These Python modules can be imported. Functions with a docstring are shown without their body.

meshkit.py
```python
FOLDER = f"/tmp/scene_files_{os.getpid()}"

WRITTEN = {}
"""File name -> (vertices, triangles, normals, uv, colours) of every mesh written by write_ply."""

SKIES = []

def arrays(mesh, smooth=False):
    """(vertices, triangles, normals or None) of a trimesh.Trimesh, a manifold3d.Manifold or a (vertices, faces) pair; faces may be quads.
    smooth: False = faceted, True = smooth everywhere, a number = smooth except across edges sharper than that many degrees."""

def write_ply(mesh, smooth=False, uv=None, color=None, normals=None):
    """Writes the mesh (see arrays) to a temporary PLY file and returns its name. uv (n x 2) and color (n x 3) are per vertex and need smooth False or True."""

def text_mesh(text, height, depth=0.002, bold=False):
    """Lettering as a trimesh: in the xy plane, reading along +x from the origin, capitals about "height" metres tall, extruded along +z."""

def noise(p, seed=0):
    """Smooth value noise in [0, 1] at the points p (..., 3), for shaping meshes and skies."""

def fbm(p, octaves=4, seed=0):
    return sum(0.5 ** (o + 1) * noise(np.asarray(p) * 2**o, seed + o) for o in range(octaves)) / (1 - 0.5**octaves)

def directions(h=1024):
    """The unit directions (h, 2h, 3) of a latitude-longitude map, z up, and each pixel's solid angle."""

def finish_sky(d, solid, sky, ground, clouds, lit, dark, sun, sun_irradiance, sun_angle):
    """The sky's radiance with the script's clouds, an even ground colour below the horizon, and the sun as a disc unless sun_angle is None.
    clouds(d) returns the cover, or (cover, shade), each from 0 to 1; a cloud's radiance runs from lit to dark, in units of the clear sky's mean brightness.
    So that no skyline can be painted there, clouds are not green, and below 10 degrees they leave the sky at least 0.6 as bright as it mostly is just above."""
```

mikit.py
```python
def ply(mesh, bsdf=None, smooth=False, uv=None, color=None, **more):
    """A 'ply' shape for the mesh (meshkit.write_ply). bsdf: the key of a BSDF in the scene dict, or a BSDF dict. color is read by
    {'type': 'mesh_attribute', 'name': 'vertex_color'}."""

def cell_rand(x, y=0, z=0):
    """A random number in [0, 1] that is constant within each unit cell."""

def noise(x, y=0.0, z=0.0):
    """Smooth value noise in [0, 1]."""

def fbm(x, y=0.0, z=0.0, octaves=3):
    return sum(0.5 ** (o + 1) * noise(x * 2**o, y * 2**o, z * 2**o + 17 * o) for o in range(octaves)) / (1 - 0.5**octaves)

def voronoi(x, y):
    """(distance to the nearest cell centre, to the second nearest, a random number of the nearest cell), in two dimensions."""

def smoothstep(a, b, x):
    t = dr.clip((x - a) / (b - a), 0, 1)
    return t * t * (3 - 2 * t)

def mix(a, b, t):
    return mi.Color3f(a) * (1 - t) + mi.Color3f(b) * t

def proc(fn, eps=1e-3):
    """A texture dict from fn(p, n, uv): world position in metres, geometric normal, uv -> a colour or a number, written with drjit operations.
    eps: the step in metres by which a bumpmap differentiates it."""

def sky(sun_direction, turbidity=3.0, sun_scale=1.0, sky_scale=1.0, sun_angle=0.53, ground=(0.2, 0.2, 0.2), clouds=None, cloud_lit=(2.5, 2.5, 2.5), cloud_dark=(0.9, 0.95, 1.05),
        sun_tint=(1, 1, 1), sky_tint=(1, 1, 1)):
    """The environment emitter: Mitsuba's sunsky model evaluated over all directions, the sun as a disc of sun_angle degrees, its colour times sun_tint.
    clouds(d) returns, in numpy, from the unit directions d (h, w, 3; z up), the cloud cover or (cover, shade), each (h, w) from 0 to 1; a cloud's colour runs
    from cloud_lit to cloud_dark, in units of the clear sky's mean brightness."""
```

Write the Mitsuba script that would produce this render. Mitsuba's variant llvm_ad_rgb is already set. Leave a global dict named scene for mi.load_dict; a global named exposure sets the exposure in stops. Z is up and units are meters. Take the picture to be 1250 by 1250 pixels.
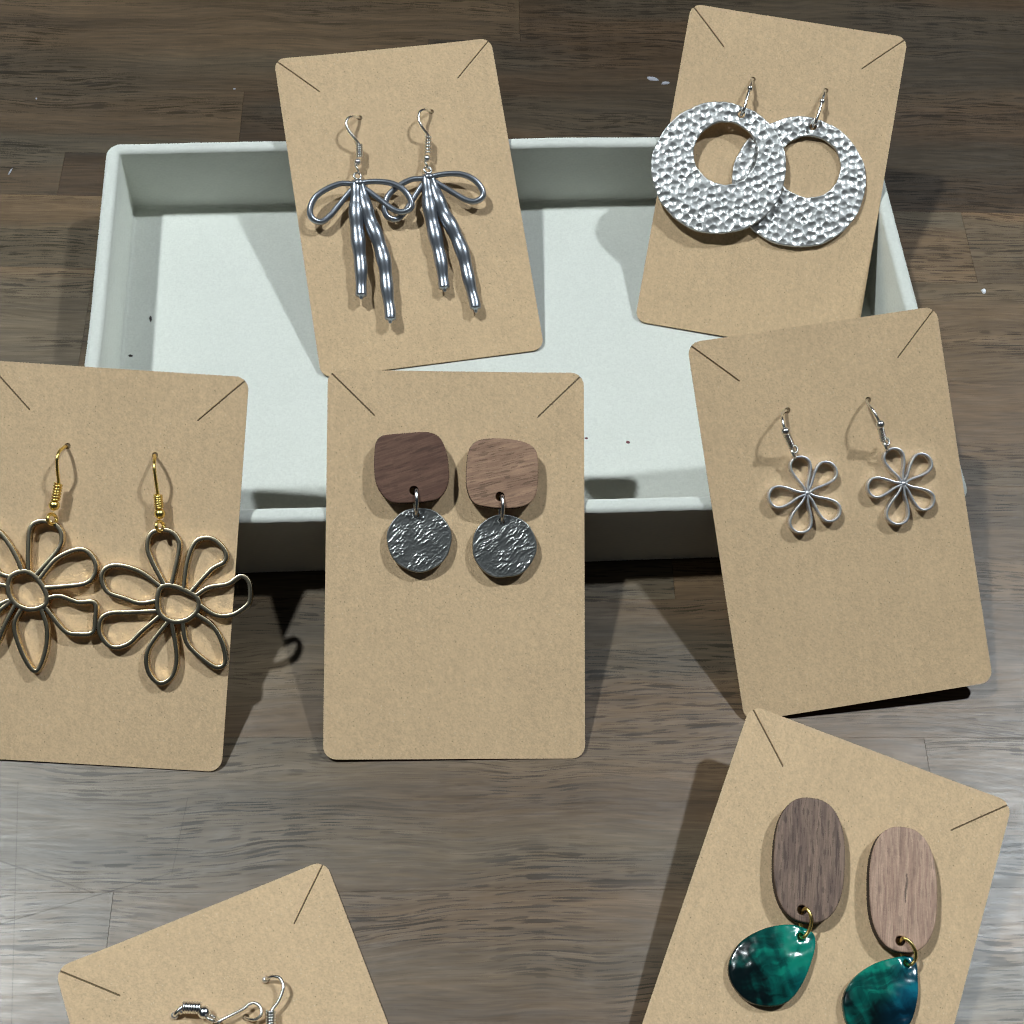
import math
import random

import drjit as dr
import mitsuba as mi
import numpy as np
import shapely
from scipy.spatial import Delaunay, cKDTree
from scipy.spatial.transform import Rotation
from shapely.geometry import LineString, Point, Polygon

import meshkit
import mikit
from mikit import cell_rand, fbm, mix, noise, smoothstep

random.seed(5)
rng = np.random.default_rng(5)
T = mi.ScalarTransform4f
MM = 0.001
scene, labels = {}, {}

# ------------------------------------------------------------------ camera, light, exposure
exposure = 0.0
EYE = np.array([-30.23, -239.89, 318.79]) * MM
FORWARD = np.array([0.075862, 0.519804, -0.850911])
UP = np.array([0.030560, 0.851757, 0.523045])
scene["camera"] = {
    "type": "perspective", "fov": 38.230, "fov_axis": "x", "near_clip": 0.01, "far_clip": 20.0,
    "to_world": T().look_at(origin=EYE.tolist(), target=(EYE + FORWARD).tolist(), up=UP.tolist()),
}
# two round ceiling lamps beyond the tray, one to the left and one to the right, and the dim light of the room
LAMP_LEFT, LAMP_RIGHT = np.array([-1057.9, 397.5, 2300.0]), np.array([1279.2, 497.7, 2300.0])
LAMP_RADIUS = 62.0
LAMP_POWER = {"left": np.array([0.915, 1.0, 1.02]) * 1210, "right": np.array([0.90, 0.99, 1.04]) * 910}
scene["room_light"] = {"type": "constant", "radiance": {"type": "rgb", "value": [0.020, 0.024, 0.028]}}


def lamp(key, at, power):
    direction = np.array([0, -40.0, 10]) - at
    direction /= np.linalg.norm(direction)
    a = np.cross(direction, [0, 1, 0.3])
    a /= np.linalg.norm(a)
    b = np.cross(direction, a)
    t = np.linspace(0, 2 * np.pi, 49)[:-1]
    ring = at + LAMP_RADIUS * (np.cos(t)[:, None] * a + np.sin(t)[:, None] * b)
    v = np.vstack([ring, [at]])
    i = np.arange(48)
    f = np.stack([i, (i + 1) % 48, np.full(48, 48)], 1)
    n = np.cross(v[f[0, 1]] - v[f[0, 0]], v[f[0, 2]] - v[f[0, 0]])
    if n @ direction < 0:
        f = f[:, ::-1]
    scene[key + "__lens"] = {**mikit.ply((v * MM, f)), "emitter": {"type": "area", "radiance": {"type": "rgb", "value": power.tolist()}}}
    back, rim = ring - direction * 60, ring * 1.0
    rim = at + (ring - at) * 1.06
    back = rim - direction * 60
    v = np.vstack([rim, back, [at - direction * 62]])
    f = np.vstack([np.stack([i, (i + 1) % 48, i + 48], 1), np.stack([(i + 1) % 48, (i + 1) % 48 + 48, i + 48], 1), np.stack([i + 48, (i + 1) % 48 + 48, np.full(48, 96)], 1)])
    scene[key + "__housing"] = mikit.ply((v * MM, f), "white_plastic")


# ------------------------------------------------------------------ materials
def principled(**k):
    return {"type": "twosided", "bsdf": {"type": "principled", **{a: ({"type": "rgb", "value": list(b)} if isinstance(b, (tuple, list)) else b) for a, b in k.items()}}}


GRAIN = math.radians(-2.6)


def table_streaks(p, seed):
    """Coordinates along and across the grain, and how much of a dark open pore there is."""
    u = (p.x * math.cos(GRAIN) + p.y * math.sin(GRAIN)) * 1000 + seed * 137.0
    v = (-p.x * math.sin(GRAIN) + p.y * math.cos(GRAIN)) * 1000 + seed * 71.0
    vv = v + 7.0 * fbm(u * 0.018, v * 0.05, seed) + 1.2 * noise(u * 0.07, v * 0.2, seed + 4.0)
    patch = smoothstep(0.34, 0.64, noise(u * 0.03, v * 0.10, seed + 5.0))
    pores = smoothstep(0.68, 0.82, noise(u * 0.13, vv * 3.0, seed + 3.0)) * (0.15 + 0.85 * patch)
    pores2 = smoothstep(0.70, 0.84, noise(u * 0.24, vv * 4.4, seed + 6.0)) * (0.25 + 0.55 * patch)
    return u, vv, dr.maximum(pores, pores2)


def table_wood(base, seed):
    def fn(p, n, uv):
        u, vv, pores = table_streaks(p, seed)
        broad = fbm(u * 0.013, vv * 0.10, seed + 1.0)
        band = fbm(u * 0.006, vv * 0.45, seed + 8.0, octaves=2)
        fine = fbm(u * 0.10, vv * 1.7, seed + 2.0, octaves=3)
        hair = noise(u * 0.22, vv * 5.0, seed + 9.0)
        t = (0.62 + 0.76 * broad) * (0.84 + 0.32 * band) * (0.74 + 0.52 * fine) * (0.88 + 0.24 * hair)
        c = mix(mi.Color3f(*base) * mi.Color3f(1.10, 1.0, 0.90), mi.Color3f(*base) * mi.Color3f(0.94, 1.0, 1.04), smoothstep(0.3, 0.7, noise(u * 0.01, vv * 0.08, seed + 7.0))) * t
        c = c * (1 - 0.55 * pores)
        # thin scratches worn into the varnish
        x, y = p.x * 1000, p.y * 1000
        worn = mi.Float(0)
        for (x0, y0, x1, y1, w) in SCRATCHES:
            dx, dy = x1 - x0, y1 - y0
            h = dr.clip(((x - x0) * dx + (y - y0) * dy) / (dx * dx + dy * dy), 0, 1)
            d = dr.sqrt(dr.square(x - x0 - h * dx) + dr.square(y - y0 - h * dy))
            worn = dr.maximum(worn, (1 - smoothstep(w * 0.5, w * 1.3, d)) * (0.55 + 0.45 * noise(x * 0.6, y * 0.6)))
        return c * (1 - 0.38 * worn)

    return fn


def table_gloss(seed):
    def fn(p, n, uv):
        u, vv, pores = table_streaks(p, seed)
        t = 0.62 + 0.26 * (fbm(u * 0.12, vv * 1.6, seed + 12.0, octaves=2) - 0.5) + 0.16 * (noise(u * 0.3, vv * 4.0, seed + 14.0) - 0.5)
        x, y = p.x * 1000, p.y * 1000
        worn = mi.Float(0)
        for (x0, y0, x1, y1, w) in SCRATCHES:
            dx, dy = x1 - x0, y1 - y0
            h = dr.clip(((x - x0) * dx + (y - y0) * dy) / (dx * dx + dy * dy), 0, 1)
            d = dr.sqrt(dr.square(x - x0 - h * dx) + dr.square(y - y0 - h * dy))
            worn = dr.maximum(worn, 1 - smoothstep(w * 0.5, w * 1.3, d))
        return dr.clip(t, 0.2, 1) * (1 - 0.27 * pores) * (1 - 0.3 * worn)

    return fn


SCRATCHES = [(-119.5, -130.0, -98.5, -138.2, 0.17), (-118.5, -144.2, -82.7, -134.8, 0.14), (-117.3, -112.0, -113.0, -165.0, 0.11), (-79.5, -117.6, -82.1, -134.9, 0.10), (-103.0, -99.0, -94.5, -110.0, 0.10)]
WOODS = [(0.126, 0.085, 0.048), (0.110, 0.073, 0.041), (0.135, 0.094, 0.056), (0.117, 0.081, 0.047), (0.130, 0.084, 0.047), (0.054, 0.036, 0.021), (0.076, 0.054, 0.033)]  # the last two tones have the falloff of light painted in


def table_rough(p, n, uv):
    return 0.325 + 0.06 * noise(p.x * 160, p.y * 1500) + 0.05 * noise(p.x * 40, p.y * 40)


for i, base in enumerate(WOODS):
    colour = mikit.proc(table_wood(base, 3.0 + 5 * i))
    scene[f"table_wood_{i}"] = {"type": "twosided", "bsdf": {"type": "blendbsdf", "weight": mikit.proc(table_gloss(3.0 + 5 * i)),
        "bsdf_0": {"type": "diffuse", "reflectance": colour},
        "bsdf_1": {"type": "principled", "base_color": colour, "roughness": mikit.proc(table_rough), "eta": 1.88}}}


def kraft(p, n, uv):
    u, v = uv.x, uv.y
    soft = fbm(u * 0.09, v * 0.09, octaves=3)
    mottle = fbm(u * 0.9 + 0.3 * v, v * 0.8, 2.0, octaves=2)
    grit = noise(u * 3.1, v * 2.7, 5.0)
    grit2 = noise(u * 5.3 + v, v * 4.9 - u, 15.0)
    fibre = noise(u * 5.0 + v * 2.6, v * 1.5 - u * 0.8, 7.0)
    fibre2 = noise(u * 1.4 - v * 0.9, v * 4.4 + u * 2.0, 9.0)
    ribs = noise(u * 1.7, v * 0.12, 25.0)
    t = 0.95 + 0.08 * soft + 0.09 * (mottle - 0.5) + 0.13 * (grit - 0.5) + 0.14 * (grit2 - 0.5) + 0.09 * (fibre - 0.5) + 0.09 * (fibre2 - 0.5) + 0.05 * (ribs - 0.5)
    c = mi.Color3f(0.575, 0.408, 0.243) * t
    cx, cy = dr.floor(u * 1.1), dr.floor(v * 1.1)
    d = dr.sqrt(dr.square((u * 1.1 - cx - 0.2 - 0.6 * cell_rand(cx, cy, 11)) * 1.4) + dr.square(v * 1.1 - cy - 0.2 - 0.6 * cell_rand(cx, cy, 12)))
    which = cell_rand(cx, cy, 13)
    dark = (1 - smoothstep(0.08, 0.24, d)) * dr.select(which > 0.965, mi.Float(1), mi.Float(0))
    pale = (1 - smoothstep(0.06, 0.22, d)) * dr.select(which < 0.07, mi.Float(1), mi.Float(0))
    c = mix(c, c * mi.Color3f(0.50, 0.46, 0.42), dark * 0.8)
    return mix(c, mi.Color3f(0.72, 0.62, 0.45), pale * 0.5)


def kraft_bump(p, n, uv):
    return noise(uv.x * 3.0, uv.y * 2.0) + 0.6 * noise(uv.x * 7.0, uv.y * 5.0, 3.0)


scene["kraft_board"] = {"type": "twosided", "bsdf": {"type": "bumpmap", "scale": 0.00003, "arbitrary": {**mikit.proc(kraft_bump, eps=1e-4)}, "bsdf": {"type": "principled", "base_color": mikit.proc(kraft), "roughness": 0.72, "specular": 0.25}}}
scene["kraft_board"]["bsdf"] = {"type": "principled", "base_color": mikit.proc(kraft), "roughness": 0.72, "specular": 0.25}


def felt(p, n, uv):
    x, y, z = p.x * 1000, p.y * 1000, p.z * 1000
    t = 0.95 + 0.07 * fbm(x * 0.06, y * 0.06, z * 0.06) + 0.09 * (noise(x * 2.2, y * 2.2, z * 2.2) - 0.5) + 0.08 * (noise(x * 5.0, y * 5.0, z * 5.0) - 0.5)
    return mi.Color3f(0.650, 0.665, 0.612) * t


scene["kraft_slit_shade"] = principled(base_color=(0.17, 0.122, 0.072), roughness=0.9, specular=0.1)  # back ply darkened to paint in the shade inside slits and hook holes
scene["tray_felt"] = principled(base_color=mikit.proc(felt), roughness=0.95, specular=0.1, sheen=0.25)
scene["white_plastic"] = principled(base_color=(0.8, 0.8, 0.78), roughness=0.5)


def earring_wood(base, other, along, seed, fleck, knot=None):
    def fn(p, n, uv):
        u, v = uv.x, uv.y
        a = u * along[0] + v * along[1]
        b = -u * along[1] + v * along[0]
        bb = b + 0.8 * fbm(a * 0.10, b * 0.3, seed)
        t = fbm(a * 0.13, bb * 1.5, seed + 1.0)
        line = fbm(a * 0.35, bb * 5.0, seed + 2.0, octaves=2)
        pore = smoothstep(0.62, 0.8, noise(a * 0.5, bb * 4.5, seed + 3.0)) * fleck
        c = mix(base, other, smoothstep(0.25, 0.75, t)) * (0.78 + 0.44 * line)
        c = c * (1 - 0.5 * pore) * (0.93 + 0.14 * noise(u * 3.0, v * 3.0, seed))
        if knot is None:
            return c
        x0, y0, x1, y1 = knot
        dx, dy = x1 - x0, y1 - y0
        h = dr.clip(((u - x0) * dx + (v - y0) * dy) / (dx * dx + dy * dy), 0, 1)
        d = dr.sqrt(dr.square(u - x0 - h * dx + 0.25 * (noise(v * 1.3, 3.0) - 0.5)) + dr.square(v - y0 - h * dy))
        return c * (1 - 0.62 * (1 - smoothstep(0.05, 0.42 * (1.15 - dr.abs(h - 0.4)), d)))

    return fn


scene["dark_walnut"] = principled(base_color=mikit.proc(earring_wood((0.142, 0.074, 0.050), (0.106, 0.052, 0.036), (0.95, 0.31), 3.0, 0.5)), roughness=0.6, specular=0.3)
scene["pale_walnut"] = principled(base_color=mikit.proc(earring_wood((0.36, 0.218, 0.142), (0.268, 0.157, 0.103), (0.97, 0.22), 13.0, 0.7)), roughness=0.6, specular=0.3)
scene["grey_walnut"] = principled(base_color=mikit.proc(earring_wood((0.212, 0.138, 0.100), (0.138, 0.086, 0.066), (0.26, -0.965), 23.0, 0.8)), roughness=0.55, specular=0.35)
scene["rosy_walnut"] = principled(base_color=mikit.proc(earring_wood((0.44, 0.288, 0.208), (0.335, 0.208, 0.150), (0.26, -0.965), 33.0, 0.45, (71.9, 95.6, 73.0, 90.0))), roughness=0.55, specular=0.35)
scene["dark_edge"] = principled(base_color=(0.035, 0.022, 0.016), roughness=0.7)  # near-black brown for the wood's cut sides and the table underside
scene["silver"] = {"type": "twosided", "bsdf": {"type": "roughconductor", "material": "Ag", "alpha": 0.12, "specular_reflectance": {"type": "rgb", "value": [0.86, 0.88, 0.92]}}}
scene["steel"] = principled(base_color=(0.35, 0.375, 0.42), metallic=0.88, roughness=0.29)
scene["gold"] = {"type": "twosided", "bsdf": {"type": "roughconductor", "material": "Au", "alpha": 0.16, "specular_reflectance": {"type": "rgb", "value": [0.95, 0.88, 0.72]}}}
scene["brass"] = {"type": "twosided", "bsdf": {"type": "roughconductor", "material": "none", "alpha": 0.168, "specular_reflectance": {"type": "rgb", "value": [0.72, 0.61, 0.43]}}}


def antique(p, n, uv):
    return mix((0.92, 0.91, 0.89), (0.66, 0.67, 0.72), smoothstep(0.3, 0.7, fbm(p.x * 900, p.y * 900, p.z * 900)))


scene["antique_silver"] = principled(base_color=mikit.proc(antique), metallic=0.94, roughness=0.41)
scene["hammered_silver"] = principled(base_color=(0.60, 0.60, 0.59), metallic=0.9, roughness=0.39)
scene["coin_silver"] = principled(base_color=(0.36, 0.365, 0.355), metallic=0.93, roughness=0.30)


def shell(seed, tint, lean):
    def fn(p, n, uv):
        u, v = uv.x, uv.y
        w = fbm(u * 0.13, v * 0.13, seed, octaves=4)
        a = u * 0.8 + v * 0.6 + 5.0 * w
        b = -u * 0.6 + v * 0.8 + 4.0 * fbm(u * 0.3, v * 0.3, seed + 3.0, octaves=3)
        bands = fbm(a * 0.13, b * 0.50, seed + 2.0, octaves=4)
        rays = fbm(a * 0.85, b * 0.10, seed + 4.0, octaves=3)
        side = dr.clip(0.5 + ((u - lean[0]) * lean[2] + (v - lean[1]) * lean[3]) / 22.0, 0, 1)
        t = smoothstep(0.30, 0.80, 0.50 * bands + 0.22 * rays + 0.50 * (side - 0.5) + 0.20)
        c = mix((0.002, 0.007, 0.008), (0.003, 0.068, 0.056), smoothstep(0.0, 0.6, t))
        c = mix(c, (0.006, 0.20, 0.138), smoothstep(0.5, 1.0, t))
        blue = smoothstep(0.45, 0.75, 0.6 * fbm(u * 0.12 + 7.0, v * 0.12, seed + 6.0, octaves=2) + 0.4 * dr.clip(0.5 + (u - lean[0]) / 14.0, 0, 1))
        return mix(c, mi.Color3f(tint) * (0.15 + 1.1 * t), blue * 0.75)

    return fn


scene["green_shell"] = {"type": "twosided", "bsdf": {"type": "principled", "base_color": mikit.proc(shell(2.0, (0.005, 0.13, 0.13), (-8.0, 39.0, 0.8, 0.75))), "roughness": 0.13, "specular": 0.5}}
scene["blue_green_shell"] = {"type": "twosided", "bsdf": {"type": "principled", "base_color": mikit.proc(shell(31.0, (0.006, 0.11, 0.22), (55.0, 42.0, -0.35, 0.9))), "roughness": 0.13, "specular": 0.5}}
scene["white_fleck"] = principled(base_color=(0.75, 0.77, 0.8), roughness=0.8)
scene["grey_fleck"] = principled(base_color=(0.30, 0.30, 0.33), roughness=0.8)
scene["dark_fleck"] = principled(base_color=(0.03, 0.025, 0.025), roughness=0.8)
scene["red_fleck"] = principled(base_color=(0.16, 0.05, 0.06), roughness=0.8)

lamp("ceiling_lamp", LAMP_LEFT, LAMP_POWER["left"])
lamp("ceiling_lamp_001", LAMP_RIGHT, LAMP_POWER["right"])
for key, side in (("ceiling_lamp", "left"), ("ceiling_lamp_001", "right")):
    labels[key] = {"label": f"round white ceiling lamp high above, towards the {side}, shining down on the table", "category": "ceiling lamp"}


# ------------------------------------------------------------------ mesh helpers (millimetres)
def put(key, v, f, bsdf, frame=None, smooth=True, uv=None):
    v = np.asarray(v, float)
    if frame is not None:
        v = v @ frame[1].T + frame[0]
    k, i = key, 0
    while k in scene:
        i += 1
        k = f"{key}_{i:03d}"
    scene[k] = mikit.ply((v * MM, np.asarray(f)), bsdf, smooth=smooth, uv=uv)
    return k


def join(parts):
    vs, fs, n = [], [], 0
    for v, f in parts:
        vs.append(v)
        fs.append(np.asarray(f) + n)
        n += len(v)
    return np.vstack(vs), np.vstack(fs)


def curve(points, step=0.35, closed=False):
    """Catmull-Rom through the points."""
    p = np.asarray(points, float)
    q = np.vstack([p[-1:], p, p[:2]]) if closed else np.vstack([2 * p[0] - p[1], p, 2 * p[-1] - p[-2]])
    out = []
    for i in range(1, len(q) - 2):
        a, b, c, d = q[i - 1], q[i], q[i + 1], q[i + 2]
        m = max(2, int(np.linalg.norm(c - b) / step))
        t = (np.arange(m) / m)[:, None]
        out.append(0.5 * (2 * b + (c - a) * t + (2 * a - 5 * b + 4 * c - d) * t**2 + (3 * b - a - 3 * c + d) * t**3))
    if not closed:
        out.append(p[-1:])
    return np.vstack(out)


def tube(path, radius, sides=14, flat=1.0, closed=False):
    """A round wire along the path; radius a number or one per point; flat squashes it in z."""
    p = np.asarray(path, float)
    n = len(p)
    r = np.broadcast_to(np.asarray(radius, float), (n,)).copy()
    t = np.roll(p, -1, 0) - np.roll(p, 1, 0) if closed else np.gradient(p, axis=0)
    t /= np.linalg.norm(t, axis=1, keepdims=True)
    a = np.cross(t[0], [0, 0, 1.0])
    if np.linalg.norm(a) < 0.2:
        a = np.cross(t[0], [1.0, 0, 0])
    frames = []
    for i in range(n):
        a = a - t[i] * (a @ t[i])
        a /= np.linalg.norm(a)
        frames.append((a.copy(), np.cross(t[i], a)))
    if not closed:  # rounded ends
        p = np.vstack([p[0] - t[0] * r[0] * 0.8, p[0] - t[0] * r[0] * 0.55, p, p[-1] + t[-1] * r[-1] * 0.55, p[-1] + t[-1] * r[-1] * 0.8])
        r = np.concatenate([[r[0] * 0.15, r[0] * 0.75], r, [r[-1] * 0.75, r[-1] * 0.15]])
        frames = [frames[0]] * 2 + frames + [frames[-1]] * 2
        n = len(p)
    ang = np.arange(sides) / sides * 2 * np.pi
    v = np.vstack([p[i] + r[i] * (np.cos(ang)[:, None] * frames[i][0] + flat * np.sin(ang)[:, None] * frames[i][1]) for i in range(n)])
    f = []
    for i in range(n if closed else n - 1):
        for j in range(sides):
            a0, a1 = i * sides + j, i * sides + (j + 1) % sides
            b0, b1 = (i + 1) % n * sides + j, (i + 1) % n * sides + (j + 1) % sides
            f += [[a0, a1, b1], [a0, b1, b0]]
    if not closed:
        v = np.vstack([v, p[:1], p[-1:]])
        m = n * sides
        for j in range(sides):
            f += [[m, (j + 1) % sides, j], [m + 1, (n - 1) * sides + j, (n - 1) * sides + (j + 1) % sides]]
    return v, np.array(f)


def ball(at, r, squash=(1, 1, 1)):
    import trimesh

    s = trimesh.creation.icosphere(subdivisions=3, radius=r)
    return np.array(s.vertices) * squash + at, np.array(s.faces)


def torus(at, normal, radius, wire, squash=1.0, lean=0.0):
    """A jump ring: a closed wire in the plane with the given normal."""
    n = np.asarray(normal, float)
    n /= np.linalg.norm(n)
    a = np.cross([0, 0, 1.0], n)
    a = np.array([1.0, 0, 0]) if np.linalg.norm(a) < 0.1 else a / np.linalg.norm(a)
    b = np.cross(n, a)
    t = np.linspace(0, 2 * np.pi, 33)[:-1]
    return tube(np.asarray(at) + radius * (np.cos(t)[:, None] * a * squash + np.sin(t)[:, None] * b), wire, 12, closed=True)


def ribbon(path, width, z0, z1, closed=False, bevel=0.16):
    """A flat strip standing on edge along a path in the xy plane: a bevelled rectangle of the given width from z0 to z1."""
    p = np.asarray(path, float)[:, :2]
    n = len(p)
    t = np.roll(p, -1, 0) - np.roll(p, 1, 0) if closed else np.gradient(p, axis=0)
    t /= np.linalg.norm(t, axis=1, keepdims=True)
    nn = np.stack([-t[:, 1], t[:, 0]], 1)
    w, b = width / 2, min(bevel, width / 3)
    prof = [(-w, z0), (w, z0), (w, z1 - b), (w - 0.3 * b, z1 - 0.3 * b), (w - b, z1), (-w + b, z1), (-w + 0.3 * b, z1 - 0.3 * b), (-w, z1 - b)]
    k = len(prof)
    wob = np.asarray(width) * 0
    v = np.vstack([[[p[i, 0] + o * nn[i, 0], p[i, 1] + o * nn[i, 1], z] for o, z in prof] for i in range(n)])
    f = []
    for i in range(n if closed else n - 1):
        for j in range(k):
            a0, a1, b0, b1 = i * k + j, i * k + (j + 1) % k, (i + 1) % n * k + j, (i + 1) % n * k + (j + 1) % k
            f += [[a0, b1, a1], [a0, b0, b1]]
    if not closed:
        for s in (0, (n - 1) * k):
            for j in range(1, k - 1):
                f.append([s, s + j, s + j + 1])
    return v, np.array(f)


def plate(shape, z0, z1, spacing, edge=None, bevel=0.0, top=None, rim=None):
    """A flat piece with the shapely outline (holes too) from z0 to z1, its upper face finely triangulated; bevel rounds the upper edge; top(xy) adds height.
    Returns the (vertices, faces) of its face, its side and its back, separately shaded."""
    edge = edge or spacing
    rings = [shape.exterior] + list(shape.interiors)
    border = np.vstack([np.array([r.interpolate(s, normalized=True).coords[0] for s in np.linspace(0, 1, max(8, int(r.length / edge)) + 1)[:-1]]) for r in rings])
    pts = [border]
    for d in ([bevel * 0.35, bevel] if bevel else []):
        inner = shape.buffer(-d)
        for g in getattr(inner, "geoms", [inner]):
            for r in [g.exterior] + list(g.interiors):
                pts.append(np.array([r.interpolate(s, normalized=True).coords[0] for s in np.linspace(0, 1, max(8, int(r.length / edge)) + 1)[:-1]]))
    x0, y0, x1, y1 = shape.bounds
    gx, gy = np.meshgrid(np.arange(x0, x1, spacing), np.arange(y0, y1, spacing * 0.866))
    gx[1::2] += spacing / 2
    g = np.stack([gx.ravel(), gy.ravel()], 1)
    core = shape.buffer(-(bevel + spacing * 0.5))
    g = g[shapely.contains_xy(core, g[:, 0], g[:, 1])]
    xy = np.vstack(pts + [g])
    tri = Delaunay(xy).simplices
    c = xy[tri].mean(1)
    tri = tri[shapely.contains_xy(shape, c[:, 0], c[:, 1])]
    e1, e2 = xy[tri[:, 1]] - xy[tri[:, 0]], xy[tri[:, 2]] - xy[tri[:, 0]]
    cr = e1[:, 0] * e2[:, 1] - e1[:, 1] * e2[:, 0]
    tri = tri[np.abs(cr) > 1e-7]
    cr = cr[np.abs(cr) > 1e-7]
    tri[cr < 0] = tri[cr < 0][:, ::-1]
    zt = np.full(len(xy), float(z1))
    if bevel:
        d = cKDTree(border).query(xy)[0]
        zt -= bevel * (1 - np.sqrt(np.clip(1 - (1 - np.clip(d / bevel, 0, 1)) ** 2, 0, 1)))
    if top is not None:
        zt = zt + top(xy)
    face = np.column_stack([xy, zt])
    back = np.column_stack([xy, np.full(len(xy), float(z0))])
    e = np.sort(np.vstack([tri[:, [0, 1]], tri[:, [1, 2]], tri[:, [2, 0]]]), 1)
    directed = np.vstack([tri[:, [0, 1]], tri[:, [1, 2]], tri[:, [2, 0]]])
    _, idx, count = np.unique(e, axis=0, return_index=True, return_counts=True)
    b = directed[idx[count == 1]]
    used, inv = np.unique(b, return_inverse=True)
    inv = inv.reshape(-1, 2)
    m = len(used)
    side = np.vstack([face[used], back[used]])
    sf = np.vstack([np.column_stack([inv[:, 0], inv[:, 0] + m, inv[:, 1] + m]), np.column_stack([inv[:, 0], inv[:, 1] + m, inv[:, 1]])])
    return (face, tri), (side, sf), (back, tri[:, ::-1])


def put_plate(key, pieces, bsdf, frame, side_bsdf=None, offset=(0, 0), bend=None):
    face, side, back = pieces
    if side_bsdf is None:
        v, f = join(pieces)
        uv = v[:, :2] + np.asarray(offset)
        if bend is not None:
            v = v.copy()
            v[:, 2] += bend(v[:, :2])
        return put(key, v, f, bsdf, frame, True, uv)
    v, f = join([face, back])
    k = put(key, v, f, bsdf, frame, True, v[:, :2] + np.asarray(offset))
    put(k + "__cut_edge", side[0], side[1], side_bsdf, frame, True)
    return k


# ------------------------------------------------------------------ the table top: staves of brown wood
ca, sa = math.cos(GRAIN), math.sin(GRAIN)
table_frame = (np.zeros(3), np.array([[ca, -sa, 0], [sa, ca, 0], [0, 0, 1]]))
rows = [-420, -384, -350, -316, -284, -248, -213, -178, -142.5, -106.5, -70, -36, -2, 33, 60, 77, 104, 129, 166, 202, 240, 276, 320]
joints = {14: [-128.0, 60.0], 17: [6.4, 190.0], 16: [-22.5, 118.0], 9: [-8.0, 150.0], 8: [-150.0, 96.0], 7: [-88.0, 74.0], 10: [-200.0, 40.0]}


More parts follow.
